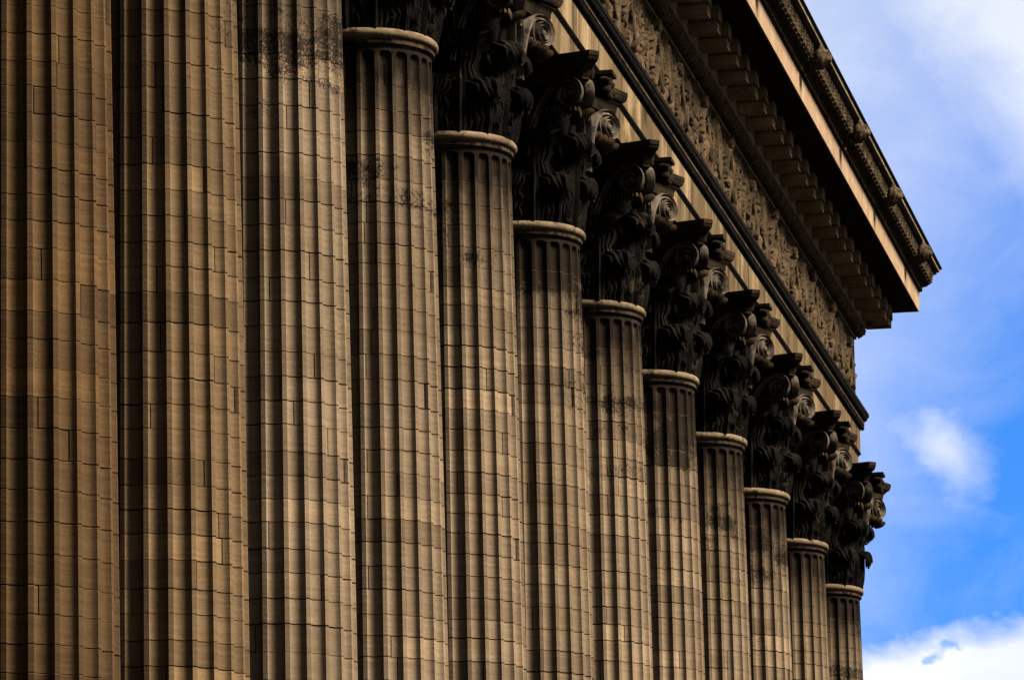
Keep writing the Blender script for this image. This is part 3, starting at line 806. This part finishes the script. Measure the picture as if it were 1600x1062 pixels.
# palmettes of the gutter
def palmette_mesh():
    b = MB()
    for i in range(9):
        a = math.radians(-78+19.5*i); ln = .026+.010*math.cos(a)
        for t in (.35, .7, 1.):
            s_ = math.sin(a)*ln*t*1.15; up = math.cos(a)*ln*t
            o = .012*(up/.036)**1.0
            b.ball((s_*S, -(.3965+o*.55+.004)*S, (1.1700+up)*S), (.0042*S, .0085*S, .0062*S), 6, 4, Matrix.Rotation(a, 3, 'Y'))
    for sgn in (-1, 1):
        for i in range(6):
            a = i*1.1; r = .008-.001*i
            b.ball(((sgn*(.022+r*math.cos(a)))*S, -.3960*S, (1.1720+r*math.sin(a))*S), (.0036*S, .0075*S, .0036*S), 6, 4)
    b.ball((0, -.3965*S, 1.1690*S), (.006*S, .006*S, .006*S), 6, 4)
    return b.mesh('palmette', MAT['palmette'], 60)
pal = palmette_mesh()
x = 6.9
while x < XC+.38:
    if min(abs(x-l) for l in (7.03, 8.02, 9.025, 9.97, 10.908)) > .045: link('palmette', pal, cy, ((x-XC)*S, 0, -.42*S))
    x += .060
# lion heads
def lion_mesh():
    nu, nv = 40, 28; pts = []
    B = [ # direction bumps: (dir, width, amp)
        ((0, -1, -.30), .42, .22), ((0, -1, -.05), .20, .12), ((0, -1, .10), .15, .09), ((.36, -1, .42), .24, .22), ((-.36, -1, .42), .24, .22),
        ((.38, -1, .12), .17, -.26), ((-.38, -1, .12), .17, -.26), ((.62, -.7, -.12), .25, .06), ((-.62, -.7, -.12), .25, .06),
        ((0, -1, -.62), .15, -.42), ((0, -.9, -.78), .22, .14), ((.72, -.25, .72), .20, .34), ((-.72, -.25, .72), .20, .34), ((.2, -1, -.30), .16, .10), ((-.2, -1, -.30), .16, .10)]
    Bn = [(Vector(d_).normalized(), w_, a_) for d_, w_, a_ in B]
    for j in range(nv+1):
        t = PI*j/nv
        for i in range(nu):
            a = 2*PI*i/nu; v = Vector((math.sin(t)*math.cos(a), math.sin(t)*math.sin(a), math.cos(t)))
            r = 1.
            for dv, w_, am in Bn:
                an = v.angle(dv); r += am*math.exp(-(an/w_)**2)
            back = max(0, v.y+.45)
            if v.y > -.62: r += .16*min(1, (v.y+.62)*3)*(.6+.4*math.sin(a*11+t*3))*(1 if v.y < .5 else .4)
            pts.append((v.x*r*.034*S, v.y*r*.032*S, v.z*r*.034*S))
    b = MB(); b.grid(pts, nu, nv+1, True); return b.mesh('lion_head', MAT['lion'], 180)
lion = lion_mesh()
for x in (6.05, 7.03, 8.02, 9.025, 9.97, 10.908): link('lion_head', lion, ent, EP(x, -.4180, 1.1890))
link('lion_head', lion, ent, EP(XC+.4180, .08, 1.1890), (0, 0, PI/2))

# ------------------------------------------------------------------ the building behind and the ground
def struct_box(name, x0, x1, y0, y1, z0, z1, mat):
    b = MB(); b.box(x0*S, x1*S, y0*S, y1*S, (z0+ZG)*S, (z1+ZG)*S); return link(name, b.mesh(name, mat), kind='structure')
struct_box('inner_wall', X0-.2, 9.9, .92, 4.6, BASE_Z-.055, .60, MAT['wall'])
struct_box('ceiling', X0-.2, XC+.10, .1405, 5.1, .602, .70, MAT['wall'])
struct_box('end_wall', X0-.6, X0-.22, -.14, 5.2, BASE_Z-.055, .60, MAT['wall'])
b = MB()
for i, (o, z0, z1) in enumerate(((.42, -3.0, BASE_Z-.061), (.50, -3.06, -3.001), (.58, -3.12, -3.061), (.60, -ZG, -3.121))):
    b.box((X0-.7)*S, (XC+o)*S, -o*S, 5.5*S, (z0+ZG)*S+(.0 if z0 > -ZG else -.3), (z1+ZG)*S)
link('podium', b.mesh('podium', MAT['podium']), kind='structure')
b = MB(); b.grid([(x, y, 0) for y in (-1500, 1500) for x in (-1500, 1500)], 2, 2)
link('ground', b.mesh('ground', MAT['ground']), kind='structure')
